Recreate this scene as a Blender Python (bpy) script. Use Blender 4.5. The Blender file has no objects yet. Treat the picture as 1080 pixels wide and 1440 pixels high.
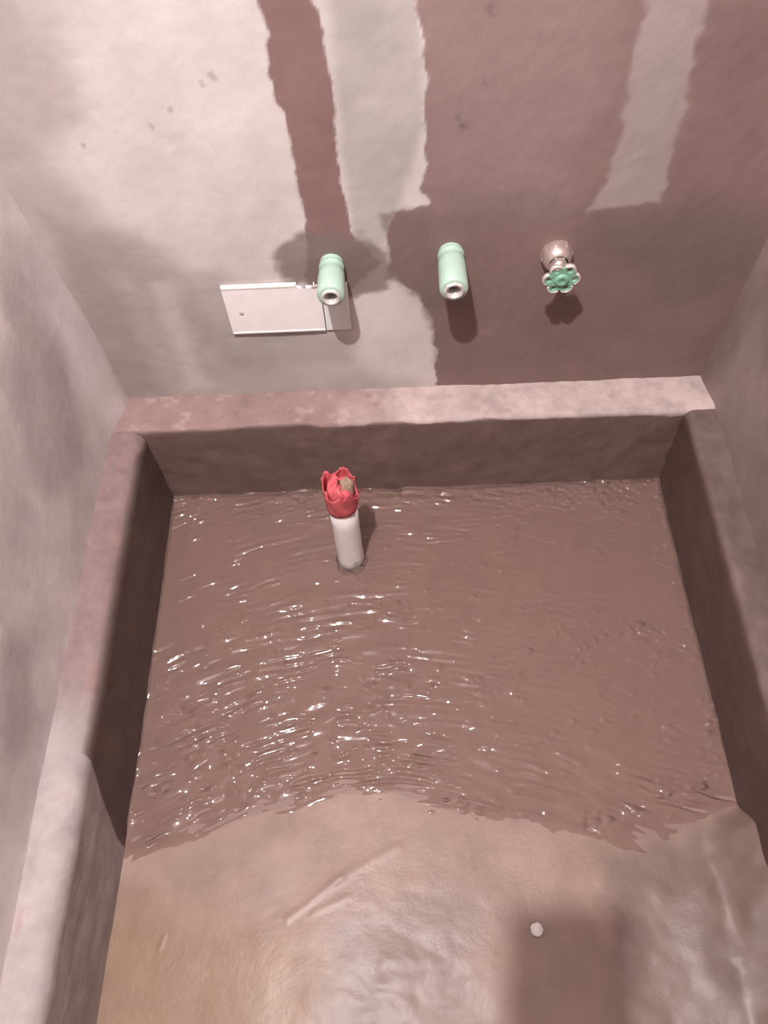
import bpy, bmesh, math
import numpy as np
from mathutils import Matrix, Vector

# ------------------------------------------------------------------ camera
SC = bpy.context.scene
COL = SC.collection
F = 1082.0
CAMH = 1.16
R = np.array([[0.99910106, 0.03564182, 0.02295082],
              [-0.01890361, 0.85916901, -0.51134261],
              [-0.03794381, 0.51044909, 0.85907042]])
CP = np.array([0.0, 0.0, CAMH])
cam_d = bpy.data.cameras.new('camera')
cam = bpy.data.objects.new('camera', cam_d)
COL.objects.link(cam)
M4 = Matrix.Identity(4)
for i in range(3):
    for j in range(3):
        M4[i][j] = R[i][j]
    M4[i][3] = CP[i]
cam.matrix_world = M4
cam_d.sensor_fit = 'HORIZONTAL'
cam_d.sensor_width = 36.0
cam_d.lens = 36.0 * F / 1080.0
cam_d.clip_start = 0.01
SC.camera = cam

# ------------------------------------------------------------------ light
world = bpy.data.worlds.new('world')
SC.world = world
world.use_nodes = True
bgn = world.node_tree.nodes['Background']
bgn.inputs[0].default_value = (0.93, 0.86, 0.90, 1)
bgn.inputs[1].default_value = 0.08
LAMP = (-0.22, -0.03, 2.15)
ld = bpy.data.lights.new('ceiling_bulb_light', 'POINT')
ld.energy = 172
ld.color = (1.0, 0.95, 0.935)
ld.shadow_soft_size = 0.021
lo = bpy.data.objects.new('ceiling_bulb_light', ld)
lo.location = LAMP
COL.objects.link(lo)
SC.view_settings.view_transform = 'Standard'
SC.view_settings.look = 'None'
SC.view_settings.gamma = 1
SC.view_settings.use_curve_mapping = False
SC.view_settings.exposure = 0.0

# ------------------------------------------------------------------ measured layout (metres)
WALL_Y = 0.811      # back wall
WALL_L = -0.458     # left wall
WALL_R = 0.496      # right wall
TOP = 0.19          # ledge height over the pit floor
PIT_Y = 0.742
PIT_L = -0.407
PIT_R = 0.462
FRONT = -0.9
CEIL = 2.4


def at(px, py, ax, val):
    """point of a real plane (axis ax = val) seen at a spot of the photograph"""
    v = R @ np.array([px - 540.0, 720.0 - py, -F])
    return CP + v * ((val - CP[ax]) / v[ax])


# ------------------------------------------------------------------ noise in numpy
def vnoise(x, y, seed=0):
    rs = np.random.RandomState(seed)
    tab = rs.rand(256, 256)
    x = np.asarray(x) + 1000.37
    y = np.asarray(y) + 1000.71
    xi = np.floor(x).astype(int); yi = np.floor(y).astype(int)
    fx = x - xi; fy = y - yi
    fx = fx * fx * fx * (fx * (fx * 6 - 15) + 10)
    fy = fy * fy * fy * (fy * (fy * 6 - 15) + 10)
    a = tab[xi % 256, yi % 256]; b = tab[(xi + 1) % 256, yi % 256]
    c = tab[xi % 256, (yi + 1) % 256]; d = tab[(xi + 1) % 256, (yi + 1) % 256]
    return (a * (1 - fx) + b * fx) * (1 - fy) + (c * (1 - fx) + d * fx) * fy


def fbm(x, y, seed=0, octaves=4):
    s = 0; a = 0.5; t = 0
    for o in range(octaves):
        s = s + a * (vnoise(x * 2 ** o, y * 2 ** o, seed + o) - 0.5)
        t += a
        a *= 0.5
    return s / t * 2          # about -1..1


def sstep(a, b, x):
    t = np.clip((x - a) / (b - a), 0, 1)
    return t * t * (3 - 2 * t)


def poly_sd(X, Y, pts):
    """signed distance to a polygon, positive inside"""
    d = np.full(X.shape, 1e9)
    inside = np.zeros(X.shape, bool)
    n = len(pts)
    for i in range(n):
        x0, y0 = pts[i]; x1, y1 = pts[(i + 1) % n]
        ex, ey = x1 - x0, y1 - y0
        L = ex * ex + ey * ey + 1e-12
        t = np.clip(((X - x0) * ex + (Y - y0) * ey) / L, 0, 1)
        dd = np.hypot(X - x0 - t * ex, Y - y0 - t * ey)
        d = np.minimum(d, dd)
        c = ((y0 > Y) != (y1 > Y))
        with np.errstate(divide='ignore', invalid='ignore'):
            xx = x0 + (Y - y0) * ex / (ey if abs(ey) > 1e-12 else 1e-12)
        inside ^= c & (X < xx)
    return np.where(inside, d, -d)


def patch(X, Y, pts, soft=0.003, rough=0.004, seed=1, sc=45):
    n = fbm(X * sc, Y * sc, seed, 4)
    return sstep(-soft, soft, poly_sd(X, Y, pts) + rough * n)


def mix(c, col, m):
    return c * (1 - m[..., None]) + np.array(col) * m[..., None]


# ------------------------------------------------------------------ materials
def nt_new(name):
    m = bpy.data.materials.new(name)
    m.use_nodes = True
    nt = m.node_tree
    return m, nt, nt.nodes['Principled BSDF']


def plaster(name, rough=0.85, bump=0.35, scale=90, spec=0.3, mottling=0.16, coat=0.0):
    """cement: the colour layer of the mesh (paint, bare cement) times procedural grain"""
    m, nt, b = nt_new(name)
    N, L = nt.nodes, nt.links
    at_ = N.new('ShaderNodeAttribute'); at_.attribute_name = 'paint'
    tc = N.new('ShaderNodeTexCoord')
    n1 = N.new('ShaderNodeTexNoise'); n1.inputs['Scale'].default_value = scale * .22
    n1.inputs['Detail'].default_value = 8; n1.inputs['Roughness'].default_value = .65
    n2 = N.new('ShaderNodeTexNoise'); n2.inputs['Scale'].default_value = scale
    n2.inputs['Detail'].default_value = 6
    n3 = N.new('ShaderNodeTexNoise'); n3.inputs['Scale'].default_value = scale * 3.5
    n3.inputs['Detail'].default_value = 3
    for n in (n1, n2, n3):
        L.new(tc.outputs['Object'], n.inputs['Vector'])
    mr = N.new('ShaderNodeMapRange'); mr.inputs[1].default_value = .3; mr.inputs[2].default_value = .7
    mr.inputs[3].default_value = 1 - mottling; mr.inputs[4].default_value = 1 + mottling
    L.new(n1.outputs['Fac'], mr.inputs[0])
    mul = N.new('ShaderNodeVectorMath'); mul.operation = 'SCALE'
    L.new(at_.outputs['Color'], mul.inputs[0]); L.new(mr.outputs[0], mul.inputs['Scale'])
    L.new(mul.outputs[0], b.inputs['Base Color'])
    b.inputs['Specular IOR Level'].default_value = spec
    # the colour layer's alpha is the dampness of the surface
    rr = N.new('ShaderNodeMapRange'); rr.inputs[3].default_value = rough; rr.inputs[4].default_value = .28
    L.new(at_.outputs['Alpha'], rr.inputs[0])
    L.new(rr.outputs[0], b.inputs['Roughness'])
    ad = N.new('ShaderNodeMath'); ad.operation = 'ADD'
    m3 = N.new('ShaderNodeMath'); m3.operation = 'MULTIPLY'; m3.inputs[1].default_value = .5
    L.new(n3.outputs['Fac'], m3.inputs[0])
    L.new(n2.outputs['Fac'], ad.inputs[0]); L.new(m3.outputs[0], ad.inputs[1])
    bp = N.new('ShaderNodeBump'); bp.inputs['Strength'].default_value = bump
    bp.inputs['Distance'].default_value = .003
    L.new(ad.outputs[0], bp.inputs['Height']); L.new(bp.outputs[0], b.inputs['Normal'])
    if coat:
        b.inputs['Coat Weight'].default_value = coat
        b.inputs['Coat Roughness'].default_value = .3
        b.inputs['Coat IOR'].default_value = 1.33
        bq = N.new('ShaderNodeBump'); bq.inputs['Strength'].default_value = .25
        bq.inputs['Distance'].default_value = .003
        L.new(n2.outputs['Fac'], bq.inputs['Height'])
        L.new(bq.outputs[0], b.inputs['Coat Normal'])
    return m


def plain(name, col, rough=.4, metal=0.0, noise=0.06, scale=60, bump=.1, spec=.5, sss=0.0):
    m, nt, b = nt_new(name)
    N, L = nt.nodes, nt.links
    tc = N.new('ShaderNodeTexCoord')
    n = N.new('ShaderNodeTexNoise'); n.inputs['Scale'].default_value = scale
    n.inputs['Detail'].default_value = 5
    L.new(tc.outputs['Object'], n.inputs['Vector'])
    cr = N.new('ShaderNodeMapRange'); cr.inputs[1].default_value = .3; cr.inputs[2].default_value = .7
    cr.inputs[3].default_value = 1 - noise; cr.inputs[4].default_value = 1 + noise
    L.new(n.outputs['Fac'], cr.inputs[0])
    rgb = N.new('ShaderNodeRGB'); rgb.outputs[0].default_value = (*col, 1)
    s = N.new('ShaderNodeVectorMath'); s.operation = 'SCALE'
    L.new(rgb.outputs[0], s.inputs[0]); L.new(cr.outputs[0], s.inputs['Scale'])
    L.new(s.outputs[0], b.inputs['Base Color'])
    b.inputs['Roughness'].default_value = rough
    b.inputs['Metallic'].default_value = metal
    b.inputs['Specular IOR Level'].default_value = spec
    if bump:
        bp = N.new('ShaderNodeBump'); bp.inputs['Strength'].default_value = bump
        bp.inputs['Distance'].default_value = .002
        L.new(n.outputs['Fac'], bp.inputs['Height']); L.new(bp.outputs[0], b.inputs['Normal'])
    return m


def water_mat():
    m = bpy.data.materials.new('muddy_water')
    m.use_nodes = True
    nt = m.node_tree
    N, L = nt.nodes, nt.links
    N.clear()
    out = N.new('ShaderNodeOutputMaterial')
    tr = N.new('ShaderNodeBsdfTransparent'); tr.inputs[0].default_value = (.86, .79, .76, 1)
    df = N.new('ShaderNodeBsdfDiffuse'); df.inputs[0].default_value = (.34, .225, .195, 1)
    m1 = N.new('ShaderNodeMixShader'); m1.inputs[0].default_value = .35
    gl = N.new('ShaderNodeBsdfGlossy'); gl.inputs['Roughness'].default_value = .055
    fr = N.new('ShaderNodeFresnel'); fr.inputs[0].default_value = 1.33
    m2 = N.new('ShaderNodeMixShader')
    L.new(tr.outputs[0], m1.inputs[1]); L.new(df.outputs[0], m1.inputs[2])
    L.new(fr.outputs[0], m2.inputs[0]); L.new(m1.outputs[0], m2.inputs[1]); L.new(gl.outputs[0], m2.inputs[2])
    L.new(m2.outputs[0], out.inputs[0])
    return m


# ------------------------------------------------------------------ mesh helpers
def link(name, me, mat, parent=None, smooth=True):
    me.materials.append(mat)
    o = bpy.data.objects.new(name, me)
    COL.objects.link(o)
    if smooth:
        me.polygons.foreach_set('use_smooth', np.ones(len(me.polygons), bool))
    if parent:
        o.parent = parent
    return o


def grid(name, P, mat, C=None, parent=None, flip=False):
    """P: (n, m, 3) points of a quad grid, C: (n, m, 4) colour layer"""
    n, m, _ = P.shape
    me = bpy.data.meshes.new(name)
    idx = np.arange(n * m).reshape(n, m)
    q = np.stack([idx[:-1, :-1], idx[1:, :-1], idx[1:, 1:], idx[:-1, 1:]], -1).reshape(-1, 4)
    if flip:
        q = q[:, ::-1]
    me.vertices.add(n * m)
    me.vertices.foreach_set('co', P.reshape(-1).astype(np.float32))
    me.loops.add(q.size)
    me.loops.foreach_set('vertex_index', q.reshape(-1).astype(np.int32))
    me.polygons.add(len(q))
    me.polygons.foreach_set('loop_start', np.arange(0, q.size, 4, dtype=np.int32))
    me.update(calc_edges=True)
    me.validate()
    if C is not None:
        a = me.attributes.new('paint', 'FLOAT_COLOR', 'POINT')
        a.data.foreach_set('color', C.reshape(-1).astype(np.float32))
    return link(name, me, mat, parent)


def bm_obj(name, bm, mat, parent=None, smooth=True, bevel=0, sub=0):
    bmesh.ops.recalc_face_normals(bm, faces=bm.faces)
    me = bpy.data.meshes.new(name)
    bm.to_mesh(me); bm.free()
    o = link(name, me, mat, parent, smooth)
    if bevel:
        b = o.modifiers.new('bevel', 'BEVEL'); b.width = bevel; b.segments = 2
        b.limit_method = 'ANGLE'; b.angle_limit = math.radians(40)
        w = o.modifiers.new('wn', 'WEIGHTED_NORMAL')
    if sub:
        s = o.modifiers.new('sub', 'SUBSURF'); s.levels = sub; s.render_levels = sub
    return o


def lathe(bm, prof, seg=40, sx=1, sy=1, rfun=None, close=False):
    """profile (r, h) turned round the z axis"""
    rings = []
    for k, (r, z) in enumerate(prof):
        ring = []
        for i in range(seg):
            a = 2 * math.pi * i / seg
            rr = r; zz = z
            if rfun:
                rr, zz = rfun(k, a, r, z)
            ring.append(bm.verts.new((rr * math.cos(a) * sx, rr * math.sin(a) * sy, zz)))
        rings.append(ring)
    for a, b in zip(rings[:-1], rings[1:]):
        for i in range(seg):
            j = (i + 1) % seg
            bm.faces.new((a[i], a[j], b[j], b[i]))
    return rings


def cap(bm, ring):
    bm.faces.new(ring)


def sheet(outer, holes, depth):
    """flat outline with holes, given thickness, centred on z = 0..depth"""
    bm = bmesh.new()
    edges = []
    for loop in [outer] + holes:
        vs = [bm.verts.new((x, y, 0)) for x, y in loop]
        for i in range(len(vs)):
            edges.append(bm.edges.new((vs[i], vs[(i + 1) % len(vs)])))
    bmesh.ops.triangle_fill(bm, use_beauty=True, use_dissolve=False, edges=edges)
    r = bmesh.ops.extrude_face_region(bm, geom=list(bm.faces))
    vs = [g for g in r['geom'] if isinstance(g, bmesh.types.BMVert)]
    bmesh.ops.translate(bm, verts=vs, vec=(0, 0, depth))
    return bm


def circle(cx, cy, r, n=24):
    return [(cx + r * math.cos(2 * math.pi * i / n), cy + r * math.sin(2 * math.pi * i / n)) for i in range(n)]


def empty(name, loc, rot=(0, 0, 0)):
    o = bpy.data.objects.new(name, None)
    o.empty_display_size = .03
    o.location = loc
    o.rotation_euler = rot
    COL.objects.link(o)
    return o


def tag(o, label=None, cat=None, group=None, kind=None):
    if label: o['label'] = label
    if cat: o['category'] = cat
    if group: o['group'] = group
    if kind: o['kind'] = kind
    return o


def axis(lo_, hi, d, far_lo=None, far_hi=None, coarse=.06):
    a = np.arange(lo_, hi + d * .5, d)
    if far_lo is not None and far_lo < lo_:
        a = np.concatenate([np.linspace(far_lo, lo_, max(2, int((lo_ - far_lo) / coarse)))[:-1], a])
    if far_hi is not None and far_hi > a[-1]:
        a = np.concatenate([a, np.linspace(a[-1], far_hi, max(2, int((far_hi - a[-1]) / coarse)))[1:]])
    return a


# colours of the surfaces themselves (linear)
CEMENT = (.60, .545, .525)
CEMENT_GREY = (.36, .32, .315)
CEMENT_TAN = (.42, .36, .33)
MEMBRANE = (.235, .155, .143)
MEMBRANE_WET = (.165, .107, .096)
MEMBRANE_RED = (.27, .16, .145)

# ------------------------------------------------------------------ back wall
mat_wall = plaster('plaster_wall', rough=.8, bump=.12, scale=70, mottling=.08)
mat_side = plaster('cement_side_wall', rough=.85, bump=.22, scale=60, mottling=.10)
mat_ledge = plaster('cement_ledge', rough=.8, bump=.32, scale=110, mottling=.18)


def wpts(lst):
    return [tuple(at(x, y, 1, WALL_Y)[[0, 2]]) for x, y in lst]


def back_wall():
    xs = axis(WALL_L - .02, WALL_R + .02, .0026)
    zs = axis(.17, .98, .0026, far_lo=-.05, far_hi=CEIL)
    X, Z = np.meshgrid(xs, zs, indexing='ij')
    big = fbm(X * 7, Z * 5, 3, 4)
    med = fbm(X * 22, Z * 16, 13, 4)
    c = np.ones(X.shape + (3,)) * np.array(CEMENT)
    c = c * (1 + .10 * big + .06 * med)[..., None]
    wet = np.zeros(X.shape)
    # bare cement that is browner at the far left and low down
    m = patch(X, Z, wpts([(-300, -300), (60, -300), (90, 100), (110, 250), (180, 330), (250, 400), (300, 480),
                          (420, 520), (620, 545), (610, 620), (100, 620), (-300, 300)]), .045, .05, 21, 9)
    c = mix(c, (.37, .315, .295), m * .75)
    m = patch(X, Z, wpts([(60, 300), (110, 320), (210, 500), (240, 560), (150, 560)]), .02, .02, 22, 14)
    c = mix(c, (.30, .25, .235), m * .6)
    m = patch(X, Z, wpts([(140, 330), (230, 345), (250, 375), (200, 400), (150, 380)]), .02, .02, 23, 14)
    c = mix(c, (.32, .27, .24), m * .5)
    m = patch(X, Z, wpts([(215, 400), (235, 400), (300, 545), (260, 550)]), .012, .012, 24, 20)
    c = mix(c, (.58, .53, .51), m * .6)
    m = patch(X, Z, wpts([(240, 380), (310, 380), (500, 480), (500, 510), (330, 515), (270, 480)]), .018, .02, 26, 14)
    c = mix(c, (.30, .26, .245), m * .55)
    # fine dark nicks
    for (px, py, r) in [(298, 108, .006), (285, 120, .004), (240, 153, .005), (213, 177, .004), (118, 206, .004)]:
        q = at(px, py, 1, WALL_Y)
        d = np.hypot((X - q[0]), (Z - q[2]) * .8) + .003 * fbm(X * 200, Z * 200, 5, 2)
        c = mix(c, (.30, .27, .26), sstep(r, r * .3, d) * .6)
    base = c.copy()
    # brown waterproofing, first everywhere on the right, then the bare strips cut back into it
    m = patch(X, Z, wpts([(572, -200), (588, 0), (598, 60), (603, 110), (600, 160), (598, 230), (590, 262), (604, 285),
                          (560, 300), (540, 330), (552, 385), (590, 415), (608, 450), (612, 475), (613, 600), (1300, 600),
                          (1300, -300), (500, -500)]), .0018, .006, 31, 60)
    brown = np.ones(c.shape) * np.array(MEMBRANE) * (1 + .10 * big + .10 * med)[..., None]
    # first coat is thin high up (greyer, paler) and full low down and at the right
    thin = patch(X, Z, wpts([(560, -300), (860, -300), (860, 120), (800, 270), (560, 290)]), .05, .04, 32, 10)
    brown = mix(brown, (.285, .205, .192), thin * .75)
    low = patch(X, Z, wpts([(560, 300), (830, 296), (980, 285), (1300, 270), (1300, 600), (560, 600)]), .008, .01, 33, 22)
    brown = mix(brown, (.205, .135, .122), low * .55)
    gr = patch(X, Z, wpts([(640, 270), (760, 280), (800, 300), (700, 318), (640, 300)]), .02, .02, 37, 14)
    brown = mix(brown, (.21, .165, .145), gr * .5)
    gr = patch(X, Z, wpts([(820, 290), (1090, 285), (1060, 400), (950, 430), (860, 380)]), .025, .03, 38, 14)
    brown = mix(brown, (.165, .125, .108), gr * .6)
    c = c * (1 - m[..., None]) + brown * m[..., None]
    wet = np.maximum(wet, m * .35)
    # bare strip near the right edge
    m = patch(X, Z, wpts([(905, -300), (1015, -300), (990, 0), (975, 110), (950, 200), (930, 285), (826, 296), (850, 255),
                          (868, 205), (882, 120), (905, 30)]), .004, .008, 34, 55)
    c = mix(c, (.36, .30, .29), m * .8)
    wet *= 1 - m * .8
    # brown stripe between the two pale fields
    m = patch(X, Z, wpts([(350, -300), (437, -200), (441, 0), (455, 60), (466, 115), (472, 150), (476, 230), (488, 290), (498, 332),
                          (536, 368), (480, 420), (430, 400), (432, 335), (424, 285), (411, 215), (400, 160), (384, 130),
                          (375, 50), (362, 0), (350, -60)]), .0018, .0045, 35, 70)
    c = c * (1 - m[..., None]) + (np.array((.235, .145, .135)) * (1 + .07 * med)[..., None]) * m[..., None]
    wet = np.maximum(wet, m * .3)
    # second pale field a little greyer
    m2 = patch(X, Z, wpts([(441, -300), (570, -300), (600, 160), (560, 300), (530, 360), (498, 330), (470, 130)]), .01, .006, 36, 30)
    keep = np.linalg.norm(c - base, axis=-1) < 1e-3
    c = np.where((keep & True)[..., None], c * (1 - .27 * m2[..., None]), c)
    # mottled damp halo round the left elbow and below it
    m = patch(X, Z, wpts([(386, 352), (420, 333), (500, 326), (540, 345), (560, 380), (540, 405), (500, 415), (440, 395), (395, 395)]),
              .007, .014, 39, 40)
    c = mix(c, (.20, .155, .135), m * .85)
    m = patch(X, Z, wpts([(535, 300), (600, 296), (625, 420), (612, 520), (606, 470), (590, 425), (548, 390)]), .006, .008, 40, 45)
    c = mix(c, (.19, .135, .12), m * .7)
    # pitted mark high on the brown field
    for (px, py, r) in [(652, 178, .006), (645, 165, .004), (690, 15, .006), (683, 118, .004)]:
        q = at(px, py, 1, WALL_Y)
        d = np.hypot((X - q[0]), (Z - q[2]) * .8) + .004 * fbm(X * 200, Z * 200, 6, 2)
        c = mix(c, (.17, .12, .11), sstep(r, r * .3, d) * .6)
    c = c * (1 - .5 * sstep(.97, 1.08, Z + .03 * big))[..., None]  # unseen upper part of the wall darkened to cut bounced light
    y = WALL_Y + .0016 * fbm(X * 9, Z * 9, 41, 2) + .0003 * fbm(X * 70, Z * 70, 42, 2)
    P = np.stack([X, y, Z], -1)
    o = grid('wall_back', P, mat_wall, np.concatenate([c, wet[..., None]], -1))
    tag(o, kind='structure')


back_wall()


# ------------------------------------------------------------------ side walls
def side_wall(side):
    ys = axis(-.02, WALL_Y + .012, .004, far_lo=FRONT)
    zs = axis(.17, .80, .004, far_lo=-.05, far_hi=CEIL)
    Y, Z = np.meshgrid(ys, zs, indexing='ij')
    big = fbm(Y * 8, Z * 6, 50 + side, 4)
    med = fbm(Y * 24, Z * 14, 60 + side, 4)
    if side == 0:
        c = np.ones(Y.shape + (3,)) * np.array((.72, .67, .675))
        c = c * (1 + .20 * big + .12 * med)[..., None]
        def lp(lst): return [tuple(at(x, y, 0, WALL_L)[[1, 2]]) for x, y in lst]
        # darker smears of mortar
        m = patch(Y, Z, lp([(0, 330), (40, 350), (100, 560), (130, 640), (80, 700), (0, 600)]), .03, .04, 61, 12)
        c = mix(c, (.30, .265, .265), m * .4)
        m = patch(Y, Z, lp([(0, 300), (60, 330), (150, 520), (175, 560), (140, 560), (60, 420), (0, 330)]), .02, .02, 62, 16)
        c = mix(c, (.55, .50, .50), m * .45)
        m = patch(Y, Z, lp([(0, 860), (50, 900), (40, 1060), (0, 1080)]), .02, .02, 63, 16)
        c = mix(c, (.25, .22, .225), m * .4)
        wet = np.clip(.12 + .2 * big, 0, 1)
        # the wall leans a touch outwards near the back corner, with a soft mortar cove
        x = WALL_L + .018 * sstep(.10, 0, WALL_Y - Y) * sstep(.62, .30, Z) + .0018 * big + .0004 * med
        c = mix(c, (.25, .20, .19), sstep(.74, .86, Z + .02 * big))  # left wall made dark above the view so it bounces less light
        P = np.stack([x, Y, Z], -1)
        o = grid('wall_left', P, mat_side, np.concatenate([c, wet[..., None]], -1), flip=True)
    else:
        c = np.ones(Y.shape + (3,)) * np.array((.25, .185, .175))
        c = c * (1 + .22 * big + .16 * med)[..., None]
        def rp(lst): return [tuple(at(x, y, 0, WALL_R)[[1, 2]]) for x, y in lst]
        m = patch(Y, Z, rp([(1000, 560), (1080, 400), (1080, 640), (1040, 640), (1000, 580)]), .025, .03, 64, 14)
        c = mix(c, (.31, .24, .23), m * .6)
        m = patch(Y, Z, rp([(1040, 430), (1090, 360), (1090, 420), (1000, 540), (990, 530)]), .012, .02, 65, 14)
        c = mix(c, (.18, .13, .12), m * .5)
        wet = np.clip(.25 + .2 * big, 0, 1)
        x = WALL_R - .008 * sstep(.08, 0, WALL_Y - Y) + .003 * big + .0008 * med
        P = np.stack([x, Y, Z], -1)
        o = grid('wall_right', P, mat_side, np.concatenate([c, wet[..., None]], -1))
    tag(o, kind='structure')


side_wall(0)
side_wall(1)

# ceiling
bm = bmesh.new()
bmesh.ops.create_cube(bm, size=1)
bmesh.ops.scale(bm, vec=(1.1, 1.9, .08), verts=bm.verts)
ceil = bm_obj('ceiling', bm, plain('ceiling_plaster', (.25, .235, .24), .9, noise=.08, scale=6), smooth=False)
ceil.location = (.02, -.06, CEIL + .04)
tag(ceil, kind='structure')


# ------------------------------------------------------------------ ledges round the pit (top and painted inner face)
def ledge_profile(depth_in, depth_out, r=.008):
    """distances from the pit edge (outwards positive) and heights, top first"""
    prof = [(d, TOP) for d in np.arange(depth_out, r, -.003)]
    prof += [(r - r * math.sin(t), TOP - r + r * math.cos(t)) for t in np.linspace(0, math.pi / 2, 6)]
    prof += [(-depth_in * (TOP - z) / TOP, z) for z in np.arange(TOP - r - .003, -.03, -.003)]
    return np.array(prof)


def back_ledge():
    prof = ledge_profile(.003, .085)
    xs = axis(WALL_L - .01, WALL_R + .01, .003)
    X, K = np.meshgrid(xs, np.arange(len(prof)), indexing='ij')
    D = prof[K.astype(int), 0]; Z = prof[K.astype(int), 1]
    S = np.concatenate([[0], np.cumsum(np.hypot(*np.diff(prof, axis=0).T))])[K.astype(int)]
    topm = sstep(-.002, .010, D)
    n = fbm(X * 18, S * 18, 71, 3); f = fbm(X * 90, S * 90, 72, 3)
    y = PIT_Y + D - .0022 * n * (1 - topm) + .0035 * fbm(X * 14, X * 0, 73, 3)
    z = Z + topm * (.0018 * n + .0010 * f)
    c = np.ones(X.shape + (3,)) * np.array((.42, .335, .315)) * (1 + .15 * n + .12 * f)[..., None]
    # left half carries a red-brown coat, thinning out to pale mortar at the right
    left = sstep(.00, -.10, X + .05 * n)
    c = mix(c, (.24, .155, .14), left * .85)
    sp = sstep(.25, .6, fbm(X * 60, S * 60, 75, 3))
    c = mix(c, (.50, .38, .35), sp * .35)
    # painted face: the coat climbs to just under the edge
    edge = TOP - .004 + .006 * fbm(X * 20, X * 0 + 3, 76, 4) - .008 * sstep(.20, .45, X)
    pm = sstep(edge + .0015, edge - .0015, z) * sstep(.006, -.001, D)
    c = mix(c, MEMBRANE_WET, pm)
    c = c * (1 + .10 * fbm(X * 5, S * 9, 77, 3) * pm)[..., None]
    P = np.stack([X, y, z], -1)
    o = grid('trim_1', P, mat_ledge, np.concatenate([c, (pm * .55)[..., None]], -1))
    tag(o, 'pale and red-brown mortar ledge along the foot of the back wall', None, kind='structure')


def side_ledge(side):
    sgn = -1 if side == 0 else 1
    out = (PIT_L - WALL_L + .03) if side == 0 else (WALL_R - PIT_R + .03)
    prof = ledge_profile(0.0 if side == 0 else .004, out, .024 if side == 0 else .012)
    ys = axis(-.12, PIT_Y + .012, .003, far_lo=FRONT)
    Y, K = np.meshgrid(ys, np.arange(len(prof)), indexing='ij')
    K = K.astype(int)
    D = prof[K, 0]; Z = prof[K, 1]
    S = np.concatenate([[0], np.cumsum(np.hypot(*np.diff(prof, axis=0).T))])[K]
    topm = sstep(-.002, .010, D)
    n = fbm(Y * 14, S * 18, 81 + side, 3); f = fbm(Y * 80, S * 80, 83 + side, 3)
    base = PIT_L if side == 0 else PIT_R - .012 * sstep(-.03, .19, Z)
    x = base + sgn * (D + .002 * fbm(Y * 12, Y * 0, 85 + side, 3)) - sgn * .0015 * n * (1 - topm)
    z = Z - .0015 + topm * (.002 * n + .001 * f)
    if side == 0:
        c = np.ones(Y.shape + (3,)) * np.array((.235, .165, .156)) * (1 + .2 * n + .14 * f)[..., None]
        g = sstep(.42, .20, Y + .05 * n)
        c = mix(c, (.37, .325, .32), g * .9)
        r2 = sstep(.3, .7, fbm(Y * 14, D * 60, 87, 3)) * topm
        c = mix(c, (.30, .175, .165), r2 * .6)
        # painted up to the edge at the back, then the coat's border falls away towards the front
        top_z = np.interp(Y, [.10, .150, .162, .20, .243, .30, .45, .62, .70, .74],
                          [-.05, -.02, .035, .11, .178, .188, .191, .186, .180, .165]) + .004 * fbm(Y * 30, Y * 0, 88, 3)
        pm = sstep(top_z + .0015, top_z - .0015, z) * sstep(.012, .0, D)
        c = mix(c, (.105, .072, .066), pm)
    else:
        c = np.ones(Y.shape + (3,)) * np.array((.13, .09, .084)) * (1 + .25 * n + .14 * f)[..., None]
        top_z = np.interp(Y, [.10, .17, .21, .40, .74], [.15, .17, .180, .184, .186]) + .004 * fbm(Y * 30, Y * 0, 89, 3)
        pm = sstep(top_z + .004, top_z - .004, z) * sstep(.012, .0, D)
        c = mix(c, (.105, .064, .056), pm)
    c = c * (1 + .10 * fbm(Y * 5, S * 9, 90, 3) * pm)[..., None]
    P = np.stack([x, Y, z], -1)
    o = grid('trim_2' if side == 0 else 'trim_3', P, mat_ledge, np.concatenate([c, (pm * .55)[..., None]], -1),
             flip=(side == 0))
    tag(o, 'grey mortar ledge along the left wall of the pit' if side == 0 else 'brown mortar ledge along the right wall of the pit',
        None, kind='structure')


back_ledge()
side_ledge(0)
side_ledge(1)

# ------------------------------------------------------------------ pit floor
SHX = [-.50, -.408, -.345, -.284, -.205, -.132, -.08, -.03, .02, .06, .12, .179, .24, .292, .34, .38, .42, .465, .52]
SHY = [.148, .150, .157, .177, .198, .212, .220, .219, .203, .188, .178, .173, .155, .142, .150, .165, .178, .190, .19]


def shore(X):
    return np.interp(X, SHX, SHY) + .006 * fbm(X * 22, X * 0, 101, 3)


def seg_d(X, Y, a, b):
    ex, ey = b[0] - a[0], b[1] - a[1]
    t = np.clip(((X - a[0]) * ex + (Y - a[1]) * ey) / (ex * ex + ey * ey), 0, 1)
    return np.hypot(X - a[0] - t * ex, Y - a[1] - t * ey), t


PIPE = (-.0880, .6000)


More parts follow.
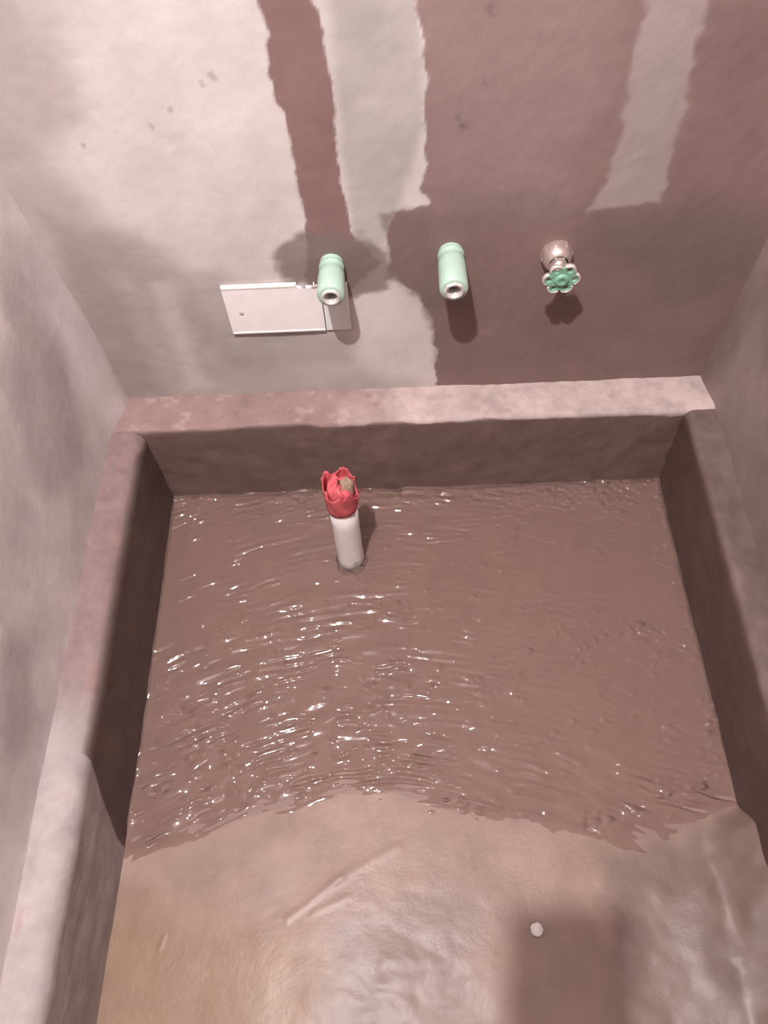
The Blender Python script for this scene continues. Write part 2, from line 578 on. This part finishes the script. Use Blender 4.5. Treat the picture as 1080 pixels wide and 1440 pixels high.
def floor_h(X, Y):
    s = shore(X) - Y
    h = np.where(s < 0, np.maximum(s * .06, -.010), np.minimum(s * .05, .016))
    near = sstep(-.02, .08, s)
    h = h + near * .0012 * fbm(X * 13, Y * 13, 103, 2)
    # trowel strokes in the wet mortar
    for a, b, w, k in [((405, 1292), (480, 1235), .005, .0011), ((470, 1240), (560, 1190), .006, .0009),
                       ((440, 1285), (490, 1262), .004, .0008), ((225, 1335), (232, 1315), .002, .0008)]:
        d, t = seg_d(X, Y, at(*a, 2, .004)[:2], at(*b, 2, .004)[:2])
        h = h + k * np.exp(-(d / w) ** 2)
    # rough lumps below the middle and in the right corner
    q = at(590, 1385, 2, .006)
    lump = np.exp(-(((X - q[0]) / .11) ** 2 + ((Y - q[1]) / .10) ** 2))
    h = h + lump * (.0030 * fbm(X * 18 + Y * 9, Y * 26, 104, 3))
    q = at(1060, 1330, 2, .006)
    lump = sstep(.30, .40, X) * sstep(.02, .08, s)
    h = h + lump * (.010 + .007 * fbm(X * 13, Y * 13, 105, 2)) * sstep(.0, .12, s)
    lump2 = sstep(.22, .30, X) * sstep(-.02, .04, s)
    h = h + lump2 * .0014 * fbm(X * 30, Y * 30, 106, 2)
    # bank of mortar heaped against the right wall of the pit in front of the water
    bank = sstep(.395, .485, X + .010 * fbm(X * 18, Y * 18, 107, 3)) * sstep(-.004, .035, s)
    h = h + bank * (.075 + .010 * fbm(X * 26, Y * 26, 108, 3))
    return h


def pit_floor():
    xs = axis(PIT_L - .02, PIT_R + .04, .0028)
    ys = axis(-.10, PIT_Y + .012, .0028, far_lo=FRONT)
    X, Y = np.meshgrid(xs, ys, indexing='ij')
    s = shore(X) - Y
    H = floor_h(X, Y)
    big = fbm(X * 9, Y * 9, 111, 4); med = fbm(X * 30, Y * 34, 112, 4)
    c = np.ones(X.shape + (3,)) * np.array((.22, .145, .125)) * (1 + .08 * big)[..., None]
    near = sstep(-.004, .004, s)
    mortar = np.ones(c.shape) * np.array((.262, .178, .146)) * (1 + .14 * big + .12 * med)[..., None]
    def fp(lst): return [tuple(at(x, y, 2, .005)[:2]) for x, y in lst]
    m = patch(X, Y, fp([(100, 1280), (300, 1270), (430, 1340), (460, 1500), (60, 1500)]), .05, .03, 113, 12)
    mortar = mix(mortar, (.215, .132, .078), m * .8)
    m = patch(X, Y, fp([(480, 1300), (600, 1250), (680, 1300), (670, 1500), (470, 1500)]), .03, .04, 114, 16)
    mortar = mix(mortar, (.21, .16, .145), m * .7)
    m = patch(X, Y, fp([(820, 1180), (1100, 1140), (1200, 1500), (900, 1500), (860, 1300)]), .03, .03, 115, 16)
    mortar = mix(mortar, (.145, .102, .088), m * .75)
    m = patch(X, Y, fp([(985, 1260), (1000, 1250), (1030, 1340), (1030, 1400), (1000, 1400)]), .01, .03, 116, 26)
    mortar = mix(mortar, (.14, .095, .08), m * .7)
    m = patch(X, Y, fp([(1030, 1270), (1100, 1240), (1140, 1400), (1060, 1400)]), .015, .03, 118, 26)
    mortar = mix(mortar, (.26, .21, .195), m * .6)
    c = c * (1 - near[..., None]) + mortar * near[..., None]
    wet = np.clip(.35 + .3 * big, 0, 1)
    P = np.stack([X, Y, H], -1)
    o = grid('floor', P, plaster('wet_mortar_floor', rough=.55, bump=.2, scale=60, spec=.35, mottling=.12, coat=.14),
             np.concatenate([c, wet[..., None]], -1), flip=True)
    o.data.flip_normals() if o.data.polygons[0].normal.z < 0 else None
    tag(o, kind='structure')


pit_floor()


# ------------------------------------------------------------------ water standing in the pit
def water():
    xs = np.arange(PIT_L - .004, PIT_R + .006, .0013)
    ys = np.arange(.125, PIT_Y + .004, .0011)
    X, Y = np.meshgrid(xs, ys, indexing='ij')
    s = Y - shore(X)
    # ripples run along the shore, curving round the near bank
    u = X + .004 * fbm(X * 30, Y * 30, 121, 2)
    bend = .5 * (shore(X) - .17) * sstep(.45, .18, Y) - .55 * (X + .01) ** 2
    v = Y - bend + .006 * fbm(X * 9, Y * 9, 122, 3)
    r1 = fbm(u * 30, v * 85, 123, 2)
    r2 = fbm(u * 60, v * 150, 124, 2)
    r3 = fbm(X * 95, Y * 120, 125, 2)
    # how rough the surface is, place by place
    amp = .62 + .60 * sstep(.52, .22, Y) + .35 * np.exp(-((X + .06) / .12) ** 2) * sstep(.62, .5, Y)
    amp = amp * (1 - .5 * sstep(.02, .20, X) * sstep(.16, .3, Y))
    amp = amp * (.75 + .7 * sstep(-.4, .5, fbm(X * 7, Y * 8, 126, 3)))
    amp = amp + 1.2 * sstep(.665, .735, Y) * sstep(-.5, .5, fbm(X * 16, Y * 8, 127, 3))
    amp = amp + .45 * sstep(-.05, -.2, X) * sstep(.34, .22, Y)
    amp = amp + .5 * np.exp(-(((X - .37) / .05) ** 2 + ((Y - .20) / .03) ** 2))
    comb = np.sin(v * 2 * math.pi / .0140 + 2.6 * fbm(u * 20, v * 22, 128, 2))
    gate = sstep(.40, .85, vnoise(u * 34, v * 62, 129))
    crest = np.sin(v * 2 * math.pi / .0105 + 5 * vnoise(u * 18, v * 18, 130))
    spark = sstep(.68, .92, vnoise(u * 58, v * 80, 131))
    H = amp * (.00120 * fbm(u * 24, v * 62, 123, 1) + .00060 * vnoise(u * 48, v * 92, 124) + .00085 * comb * gate) \
        + (.5 + .5 * amp) * .00095 * crest * spark
    iso = vnoise(X * 120, Y * 120, 132) + .6 * vnoise(X * 75, Y * 95, 133)
    pop = sstep(.80, .97, vnoise(X * 40, Y * 44, 134)) * .8
    pop = pop + 1.3 * sstep(.690, .732, Y) * sstep(.42, .75, vnoise(X * 30, Y * 60, 135))
    pop = pop + .9 * sstep(.26, .40, X) * sstep(.42, .64, Y) * sstep(.62, .85, vnoise(X * 26, Y * 34, 136))
    pop = pop + .8 * sstep(.20, .30, X) * sstep(.62, .85, vnoise(X * 30, Y * 34, 137))
    pop = pop + .8 * sstep(PIT_R - .02, PIT_R - .005, X) * sstep(.5, .8, vnoise(X * 20, Y * 50, 138))
    pop = pop + .6 * np.exp(-(((X - .36) / .035) ** 2 + ((Y - .205) / .015) ** 2))
    pop = pop + .8 * np.exp(-(((X - .25) / .05) ** 2 + ((Y - .165) / .02) ** 2))
    H = H + .0022 * (iso - .8) * np.minimum(pop, 1.1)
    # short choppy crests away from the shore: low caps a few millimetres wide
    rs = np.random.RandomState(21)
    caps = []
    for k in range(95):
        caps.append((rs.uniform(PIT_L + .01, PIT_R - .01), PIT_Y - .008 - abs(rs.normal(0, .012))))
    for k in range(42):
        caps.append((rs.uniform(.12, PIT_R - .02), PIT_Y - .006 - abs(rs.normal(0, .030))))
    for cx, cy, sx_, sy_, n_ in ((.36, .70, .03, .015, 16), (-.33, .69, .05, .02, 12), (.33, .46, .03, .02, 10), (.38, .43, .015, .015, 8),
                                 (.27, .45, .03, .03, 8), (.19, .68, .04, .02, 5), (.10, .56, .08, .03, 14), (.13, .45, .10, .05, 18),
                                 (.20, .33, .10, .05, 16), (.36, .30, .05, .05, 8), (.365, .215, .016, .010, 9), (.425, .215, .010, .004, 3),
                                 (.25, .180, .04, .012, 12), (.08, .20, .05, .010, 14), (-.25, .24, .08, .03, 30), (-.15, .30, .12, .05, 26),
                                 (-.33, .33, .04, .06, 22), (-.08, .50, .04, .03, 14), (.0, .38, .09, .008, 18), (-.30, .46, .06, .03, 12)):
        for k in range(n_):
            caps.append((cx + rs.normal(0, sx_), cy + rs.normal(0, sy_)))
    for k in range(26):
        caps.append((PIT_R - .010 - abs(rs.normal(0, .006)), rs.uniform(.22, .72)))
    for cx, cy in caps:
        rx = rs.uniform(.0050, .0088); ry = rs.uniform(.0040, .0058)
        if not (PIT_L + .006 < cx < PIT_R - .006 and .14 < cy < PIT_Y - .004):
            continue
        i0, i1 = np.searchsorted(xs, [cx - rx, cx + rx]); j0, j1 = np.searchsorted(ys, [cy - ry, cy + ry])
        sub = ((X[i0:i1, j0:j1] - cx) / rx) ** 2 + ((Y[i0:i1, j0:j1] - cy) / ry) ** 2
        H[i0:i1, j0:j1] += rs.uniform(.50, .66) * ry * np.clip(1 - sub, 0, 1) ** 2
    # the water climbs a little where it meets the walls and the pipe
    H = H + .0016 * np.exp(-(PIT_Y - Y) / .004) + .0012 * np.exp(-(X - PIT_L) / .004) + .0012 * np.exp(-(PIT_R - X) / .004)
    dp = np.hypot(X - PIPE[0], Y - PIPE[1])
    H = H + .0012 * np.exp(-np.maximum(dp - .0225, 0) / .003)
    # thins out on the bank
    H = H * (.2 + .8 * sstep(-.006, .014, s))
    o = grid('water', np.stack([X, Y, H], -1), water_mat())
    if o.data.polygons[0].normal.z < 0:
        o.data.flip_normals()
    tag(o, 'shallow rippled brown water standing on the pit floor', 'water', kind='stuff')


water()

# ------------------------------------------------------------------ drain pipe with its torn red wrapping
m_pvc = plain('white_pvc', (.88, .83, .81), .38, noise=.04, scale=50, bump=.05)
m_pvc_in = plain('pipe_inside', (.30, .26, .24), .6)
m_red = plain('red_plastic', (.60, .115, .13), .65, noise=.22, scale=70, bump=.7)
m_red_in = plain('faded_cloth_plug', (.38, .27, .20), .8, noise=.3, scale=110, bump=.8)
m_mud = plain('dark_mortar', (.17, .12, .105), .7, noise=.25, scale=120, bump=.9)


def drain_pipe():
    t = empty('drain_pipe', (PIPE[0], PIPE[1], -.010))
    tag(t, 'white plastic drain pipe standing in the water with a torn red wrapping on top', 'pipe')
    r = .0215
    bm = bmesh.new()
    def wob(k, a, rr, z):
        if k == 0 or k == 9:
            return rr, z + .010 + .006 * math.sin(a * 2 + 1) + .004 * math.sin(a * 5) + .003 * math.sin(a * 9 + 2)
        return rr, z
    prof = [(r, .0), (r, .03), (r, .06), (r, .14), (r, .212), (r - .003, .212), (r - .003, .14), (r - .003, .06), (r - .003, .03)]
    lathe(bm, prof, 48)
    bm_obj('pipe_wall', bm, m_pvc, t)
    # ragged mortar stuck round the foot
    bm = bmesh.new()
    rs = np.random.RandomState(4)
    def rag(k, a, rr, z):
        w = .0016 * math.sin(a * 5 + k) + .0014 * math.sin(a * 9 + 2 * k) + .0012 * rs.rand()
        return rr + w, z + (.003 * math.sin(a * 1 - .9) + .002 * math.sin(a * 3) + .0015 * math.sin(a * 7)) * (1 if k >= 2 else 0)
    rings = lathe(bm, [(.0268, -.002), (.0255, .006), (.0242, .012), (.0230, .017), (.0210, .019)], 64, rfun=rag)
    c = bm_obj('mortar_collar', bm, m_mud, t)
    c['label'] = 'dark ragged mortar collar at the waterline'
    # pale crust of cement above it
    bm = bmesh.new()
    def rag2(k, a, rr, z):
        return rr + .0004 * math.sin(a * 11 + k * 2), z + (.008 * math.sin(a + .3) + .004 * math.sin(a * 4) + .003 * math.sin(a * 9)) * (1 if k >= 2 else .3)
    lathe(bm, [(r + .0002, .016), (r + .0012, .020), (r + .0011, .030), (r + .0001, .036)], 64, rfun=rag2)
    c = bm_obj('cement_crust', bm, plain('grey_crust', (.48, .43, .41), .8, noise=.25, scale=140, bump=.8), t)
    c['label'] = 'grey cement smear on the foot of the pipe'
    # red wrapping: a crumpled sleeve with a jagged, torn crown
    seg = 72
    bm = bmesh.new()
    rs = np.random.RandomState(11)
    peaks = []
    for i in range(seg):
        a = 2 * math.pi * i / seg
        h = .236 + .008 * math.sin(a * 2 + 2.2) + .007 * abs(math.sin(a * 4.5)) + .006 * rs.rand()
        # tallest peak at the back, deep tear at the right front
        h += .020 * math.exp(-((a - 1.35) / .30) ** 2)
        h += .006 * math.exp(-((a - 2.8) / .25) ** 2)
        da = min(abs(a - 5.9), abs(a - 5.9 + 2 * math.pi), abs(a - 5.9 - 2 * math.pi))
        h -= .030 * math.exp(-(da / .38) ** 2)
        peaks.append(h)
    levels = [0, .15, .3, .45, .6, .75, .9, 1]
    def ring(off, lv, inner=False):
        out = []
        for i in range(seg):
            a = 2 * math.pi * i / seg
            lowz = .190 + .004 * math.sin(a * 1 + .6) + .0015 * math.sin(a * 3)
            z = lowz + (peaks[i] - lowz) * lv
            rr = r + .0024 + off + .0016 * math.sin(a * 7 + lv * 4) * lv + .0012 * math.sin(a * 13 + lv * 7) * lv + .0016 * math.sin(a * 4 + 1 + lv * 3) * lv + .0012 * lv
            out.append(bm.verts.new((rr * math.cos(a), rr * math.sin(a), z)))
        return out
    rr_ = [ring(0, l) for l in levels] + [ring(-.0014, l) for l in reversed(levels)]
    for a_, b_ in zip(rr_, rr_[1:] + rr_[:1]):
        for i in range(seg):
            j = (i + 1) % seg
            bm.faces.new((a_[i], a_[j], b_[j], b_[i]))
    w = bm_obj('red_wrapping', bm, m_red, t)
    w['label'] = 'torn jagged red plastic wrapping on the pipe top'
    # crumpled red folds pushed into the mouth
    bm = bmesh.new()
    lathe(bm, [(.0205, .215), (.0205, .232), (.0165, .244), (.0095, .243), (.003, .248)], 40,
          rfun=lambda k, a, q, z: (q, z + .0045 * math.sin(a * 5 + k * 1.7) + .003 * math.sin(a * 9 + k) - .006 * math.cos(a)))
    cp = bm_obj('crumpled_fold', bm, m_red, w, sub=1)
    # tan plug visible in the tear
    bm = bmesh.new()
    lathe(bm, [(.0002, .252), (.006, .2515), (.0100, .246), (.0110, .232), (.011, .220)], 28,
          rfun=lambda k, a, q, z: (q * (1 + .12 * math.sin(a * 5)), z + .002 * math.sin(a * 4 + k)))
    for v in bm.verts:
        v.co.x += .010; v.co.y += .001
    pg = bm_obj('plug', bm, m_red_in, w, sub=1)
    pg['label'] = 'tan stuffing inside the torn red wrapping'
    # loose pointed flap to the right
    bm = bmesh.new()
    P = [(.015, -.017, .204), (.0225, -.006, .208), (.022, -.009, .223), (.028, -.002, .224), (.037, .004, .2265),
         (.016, -.018, .220), (.023, -.006, .229)]
    n_ = 0
    vs = [bm.verts.new(p) for p in P] + [bm.verts.new((p[0] - .0006, p[1] + .0012, p[2] - .0004)) for p in P]
    tris = [(0, 1, 2), (0, 2, 5), (1, 3, 2), (2, 3, 6), (3, 4, 6), (5, 2, 6)]
    for a_, b_, c_ in tris:
        bm.faces.new((vs[a_], vs[b_], vs[c_]))
        bm.faces.new((vs[c_ + 7], vs[b_ + 7], vs[a_ + 7]))
    bm_obj('torn_flap', bm, m_red, w, smooth=False)


drain_pipe()

# ------------------------------------------------------------------ things on the back wall
m_green = plain('green_plastic_pipe', (.40, .55, .46), .36, noise=.05, scale=60, bump=.06)
m_green_d = plain('green_plastic_shade', (.35, .52, .42), .45, noise=.08, scale=60, bump=.1)
m_chrome = plain('nickel_insert', (.90, .89, .86), .35, metal=.55, noise=.04, scale=120, bump=.15)
m_bore = plain('threaded_bore', (.50, .46, .43), .4, metal=.2, noise=.2, scale=90, bump=.3)
m_white = plain('white_plastic', (.92, .87, .86), .35, noise=.03, scale=40, bump=.03)
m_white_b = plain('bluish_white_plastic', (.82, .84, .84), .35, noise=.04, scale=40, bump=.03)
m_dark = plain('dark_hole', (.05, .04, .04), .8)
m_steel = plain('dull_pinkish_metal', (.70, .58, .53), .33, metal=.75, noise=.12, scale=90, bump=.3)
m_wheel = plain('green_handwheel_enamel', (.20, .42, .29), .35, noise=.12, scale=120, bump=.3)
m_wheel_rim = plain('worn_handwheel_rim', (.62, .56, .50), .35, metal=.3, noise=.15, scale=120, bump=.3)
OUT = (math.pi / 2, 0, 0)       # local z points out of the back wall


def elbow(loc, label, collar_at, hex_insert, length, rbase, rtip, tilt):
    t = empty('pipe_fitting', loc, (math.pi / 2 + tilt, 0, 0))
    tag(t, label, 'pipe fitting', 'green water outlets on the back wall')
    bm = bmesh.new()
    L_ = length
    prof = [(rbase, -.012), (rbase, .0), (rbase, collar_at - .004), (rbase * .97, collar_at - .002), (rbase * .97, collar_at + .002),
            (rbase + (rtip - rbase) * .5, collar_at + .005), (rtip * .98, collar_at + .014), (rtip, L_ * .72), (rtip, L_ - .004),
            (rtip - .0012, L_ - .0012), (rtip - .004, L_), (rtip - .0062, L_ - .0004)]
    lathe(bm, prof, 48)
    bm_obj('body', bm, m_green, t)
    # rounded shoulder with a ring seam
    bm = bmesh.new()
    lathe(bm, [(rbase - .0005, collar_at - .009), (rbase + .0012, collar_at - .008), (rbase + .0012, collar_at - .004),
               (rbase - .0005, collar_at - .003)], 48)
    bm_obj('ring_seam', bm, m_green_d, t)
    # metal thread insert
    seg = 48
    ri = rtip - .0058
    bm = bmesh.new()
    def hx(k, a, rr, z):
        if hex_insert and k < 2:
            q = math.pi / 4
            am = (a % q) - q / 2
            return rr * math.cos(q / 2) / math.cos(am) * 1.04, z
        return rr, z
    lathe(bm, [(ri, L_ - .006), (ri, L_ + .0022), (ri - .0016, L_ + .0030), (ri - .0034, L_ + .0026), (ri - .0040, L_ - .004)],
          seg, rfun=hx)
    bm_obj('metal_insert', bm, m_chrome, t)
    # bore with cut threads, closed at depth
    bm = bmesh.new()
    prof = []
    z = L_ + .0020
    rb = ri - .0032
    while z > L_ - .020:
        prof += [(rb, z), (rb - .0009, z - .0009)]
        z -= .0018
    prof.append((.0002, z))
    lathe(bm, prof, 40)
    b = bm_obj('threaded_bore', bm, m_bore, t, smooth=False)
    b['label'] = 'dark threaded hole in the outlet end'
    return t


q1 = at(466, 366, 1, WALL_Y)
elbow((q1[0], WALL_Y + .002, q1[2] - .004), 'pale green pipe outlet at left, overlapping the white plate', .018, False, .066, .0158, .0182, 0)
q2 = at(634, 352, 1, WALL_Y)
elbow((q2[0], WALL_Y + .002, q2[2] - .004), 'mint green pipe outlet in the middle, on the brown coating', .014, True, .072, .0165, .0186, 0)


def valve():
    q = at(783, 352, 1, WALL_Y)
    t = empty('stop_valve', (q[0], WALL_Y + .002, q[2] - .004), OUT)
    tag(t, 'stop valve with dull metal bonnet and small green lobed handwheel', 'valve')
    bm = bmesh.new()
    lathe(bm, [(.0200, -.006), (.0202, .004), (.0198, .012), (.0182, .018), (.0150, .022), (.0125, .0235)], 48)
    c = bm_obj('bonnet', bm, m_steel, t)
    for i in range(8):          # fluted grip ribs round the bonnet
        bm = bmesh.new()
        bmesh.ops.create_cube(bm, size=1)
        bmesh.ops.scale(bm, vec=(.0022, .0032, .014), verts=bm.verts)
        a = 2 * math.pi * i / 8 + .2
        bmesh.ops.rotate(bm, cent=(0, 0, 0), matrix=Matrix.Rotation(a, 3, 'Z'), verts=bm.verts)
        bmesh.ops.translate(bm, vec=(.0198 * math.cos(a), .0198 * math.sin(a), .005), verts=bm.verts)
        bm_obj('rib', bm, m_steel, c, smooth=False, bevel=.0008)
    bm = bmesh.new()
    lathe(bm, [(.0105, .020), (.0105, .030), (.0080, .031), (.0080, .036), (.0046, .037), (.0046, .056)], 32)
    bm_obj('stem', bm, m_steel, t)
    bm = bmesh.new()           # six-sided gland nut
    lathe(bm, [(.0098, .023), (.0125, .0235), (.0125, .0295), (.0098, .030)], 6)
    bm_obj('gland_nut', bm, m_steel, t, smooth=False)
    # handwheel: six lobes, each with a round hole, worn pale rim
    w = .0175
    outer = []
    n = 144
    for i in range(n):
        a = 2 * math.pi * i / n
        r = w + .0062 * abs(math.cos(3 * a)) ** .8
        outer.append((r * math.cos(a), r * math.sin(a)))
    holes = [circle(.0165 * math.cos(k * math.pi / 3), .0165 * math.sin(k * math.pi / 3), .0036, 16) for k in range(6)]
    bm = sheet(outer, holes, .005)
    bmesh.ops.translate(bm, vec=(0, 0, .048), verts=bm.verts)
    wh = bm_obj('handwheel', bm, m_wheel, t, smooth=False, bevel=.0009)
    # pale worn edge bands on the lobes
    for k in range(6):
        a0 = k * math.pi / 3
        bm = bmesh.new()
        m_ = 14
        ra = []
        for j in range(m_ + 1):
            aa = a0 + (j / m_ - .5) * math.pi / 3 * .82
            r = w + .0062 * abs(math.cos(3 * aa)) ** .8
            ring = []
            for rr, zz in ((r - .0006, .0476), (r + .0011, .0484), (r + .0011, .0532), (r - .0006, .0541), (r - .0018, .0536)):
                ring.append(bm.verts.new((rr * math.cos(aa), rr * math.sin(aa), zz)))
            ra.append(ring)
        for p_, q_ in zip(ra[:-1], ra[1:]):
            for j in range(5):
                jj = (j + 1) % 5
                bm.faces.new((p_[j], p_[jj], q_[jj], q_[j]))
        bm.faces.new(ra[0]); bm.faces.new(ra[-1])
        bm_obj('lobe_rim', bm, m_wheel_rim, wh)
    bm = bmesh.new()
    lathe(bm, [(.0095, .050), (.0095, .0545), (.0080, .0562), (.0045, .0566), (.0040, .0560), (.0002, .0560)], 32)
    bm_obj('hub', bm, m_wheel, wh)
    wh.rotation_euler = (0, 0, 0)
    return t


valve()


def wall_plate():
    x0, x1, z0, z1 = -.2375, -.0635, .3305, .4215
    cx, cz = (x0 + x1) / 2, (z0 + z1) / 2
    t = empty('wall_plate', (cx, WALL_Y - .0005, cz), OUT)
    tag(t, 'white rectangular plastic plate fixed flat on the wall behind the left outlet', 'plate')
    hw, hh = (x1 - x0) / 2, (z1 - z0) / 2
    D = .0048
    xs_ = hw - .037           # joint between the long and the short part
    # long part, top edge chipped near the joint
    out = [(-hw, -hh), (xs_ - .0006, -hh), (xs_ - .0006, hh - .008), (xs_ - .007, hh - .0065), (xs_ - .008, hh - .001), (xs_ - .0095, hh - .001),
           (xs_ - .0105, hh - .0075), (xs_ - .018, hh - .006), (xs_ - .026, hh - .008), (xs_ - .032, hh - .005), (xs_ - .033, hh), (-hw, hh)]
    hole = circle(-hw + .020, -.006, .0032, 20)
    bm = sheet(out, [hole], D)
    bm_obj('long_panel', bm, m_white, t, smooth=False, bevel=.001)
    out = [(xs_ + .0006, -hh), (hw, -hh), (hw, hh - .002), (hw - .012, hh - .004), (xs_ + .0006, hh - .009)]
    bm = sheet(out, [], D - .001)
    p = bm_obj('short_panel', bm, m_white_b, t, smooth=False, bevel=.001)
    p['label'] = 'bluish white end panel'
    # raised rims along top and bottom
    for (xa, xb, y_, h_) in ((-hw, xs_ - .034, hh - .003, .003), (-hw, xs_ - .001, -hh + .003, .003)):
        bm = bmesh.new()
        bmesh.ops.create_cube(bm, size=1)
        bmesh.ops.scale(bm, vec=(xb - xa - .002, h_, .0012), verts=bm.verts)
        bmesh.ops.translate(bm, vec=((xa + xb) / 2, y_, D + .0002), verts=bm.verts)
        bm_obj('rim', bm, m_white, t, smooth=False, bevel=.0003)
    # screw sunk in its hole
    bm = bmesh.new()
    lathe(bm, [(.0002, .0045), (.0028, .0045), (.0030, .0035), (.0030, .001)], 20)
    for v in bm.verts:
        v.co.x += -hw + .020; v.co.y += -.006
    bm_obj('screw', bm, m_bore, t)
    # mortar crumbs clinging to the chipped top edge
    rs = np.random.RandomState(3)
    m_crumb = plain('mortar_crumb', (.42, .36, .33), .85, noise=.3, scale=200, bump=.5)
    for k in range(7):
        bm = bmesh.new()
        bmesh.ops.create_icosphere(bm, subdivisions=1, radius=.0016 + .0016 * rs.rand())
        for v in bm.verts:
            v.co *= 1 + .4 * (rs.rand() - .5)
        bmesh.ops.translate(bm, vec=(xs_ - .030 + .028 * rs.rand(), hh - .008 + .004 * rs.rand(), D * (.6 + .4 * rs.rand())), verts=bm.verts)
        bm_obj('mortar_crumb', bm, m_crumb, t)


wall_plate()

# ------------------------------------------------------------------ small white blob made up to stand in for an unidentified bright dot
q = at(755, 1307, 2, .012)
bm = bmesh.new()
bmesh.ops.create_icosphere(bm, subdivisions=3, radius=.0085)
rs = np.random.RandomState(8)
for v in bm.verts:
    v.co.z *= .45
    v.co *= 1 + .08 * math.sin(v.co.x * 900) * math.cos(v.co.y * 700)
dot = bm_obj('white_dot', bm, plain('white_dot_finish', (.80, .76, .74), .5, noise=.08, scale=120), smooth=True)
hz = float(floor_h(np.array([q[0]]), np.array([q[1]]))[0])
dot.location = (q[0], q[1], hz + .0025)
tag(dot, 'small round white stand-in for an unidentified bright dot, in the phone shadow on the near mortar', 'dot')


# ------------------------------------------------------------------ the phone taking the picture (its shadow falls on the near floor)
def phone():
    Rc = Matrix([[R[i][j] for j in range(3)] for i in range(3)])
    t = empty('smartphone', (0, 0, 0))
    tag(t, 'dark smartphone held over the pit taking the picture', 'phone')
    fwd = Vector((-R[0][2], -R[1][2], -R[2][2]))
    # phone centre: lens sits near the top right corner of the slab, seen from the screen side
    W_, H_, T_ = .076, .160, .0085
    off = Rc @ Vector((-W_ / 2 + .010, -H_ / 2 + .018, T_ / 2 + .004))
    t.location = Vector(CP) + off
    t.rotation_euler = Rc.to_euler()
    def rrect(w, h, r):
        pts = []
        for cx, cy, a0 in ((w / 2 - r, h / 2 - r, 0), (-w / 2 + r, h / 2 - r, 90), (-w / 2 + r, -h / 2 + r, 180), (w / 2 - r, -h / 2 + r, 270)):
            for k in range(7):
                a = math.radians(a0 + k * 15)
                pts.append((cx + r * math.cos(a), cy + r * math.sin(a)))
        return pts
    m_body = plain('phone_shell', (.03, .03, .035), .3, noise=.02)
    bm = sheet(rrect(W_, H_, .009), [], T_)
    bmesh.ops.translate(bm, vec=(0, 0, -T_ / 2), verts=bm.verts)
    bm_obj('body', bm, m_body, t, smooth=False, bevel=.0012)
    bm = sheet(rrect(W_ - .004, H_ - .006, .007), [], .0006)
    bmesh.ops.translate(bm, vec=(0, 0, T_ / 2), verts=bm.verts)
    bm_obj('screen', bm, plain('phone_screen', (.02, .02, .02), .1, noise=.02, bump=0), t, smooth=False)
    bm = sheet(rrect(.018, .030, .006), [circle(0, .007, .004), circle(0, -.007, .003)], .0012)
    bmesh.ops.translate(bm, vec=(W_ / 2 - .011, H_ / 2 - .018, -T_ / 2 - .0012), verts=bm.verts)
    bm_obj('camera_bump', bm, m_body, t, smooth=False)


phone()
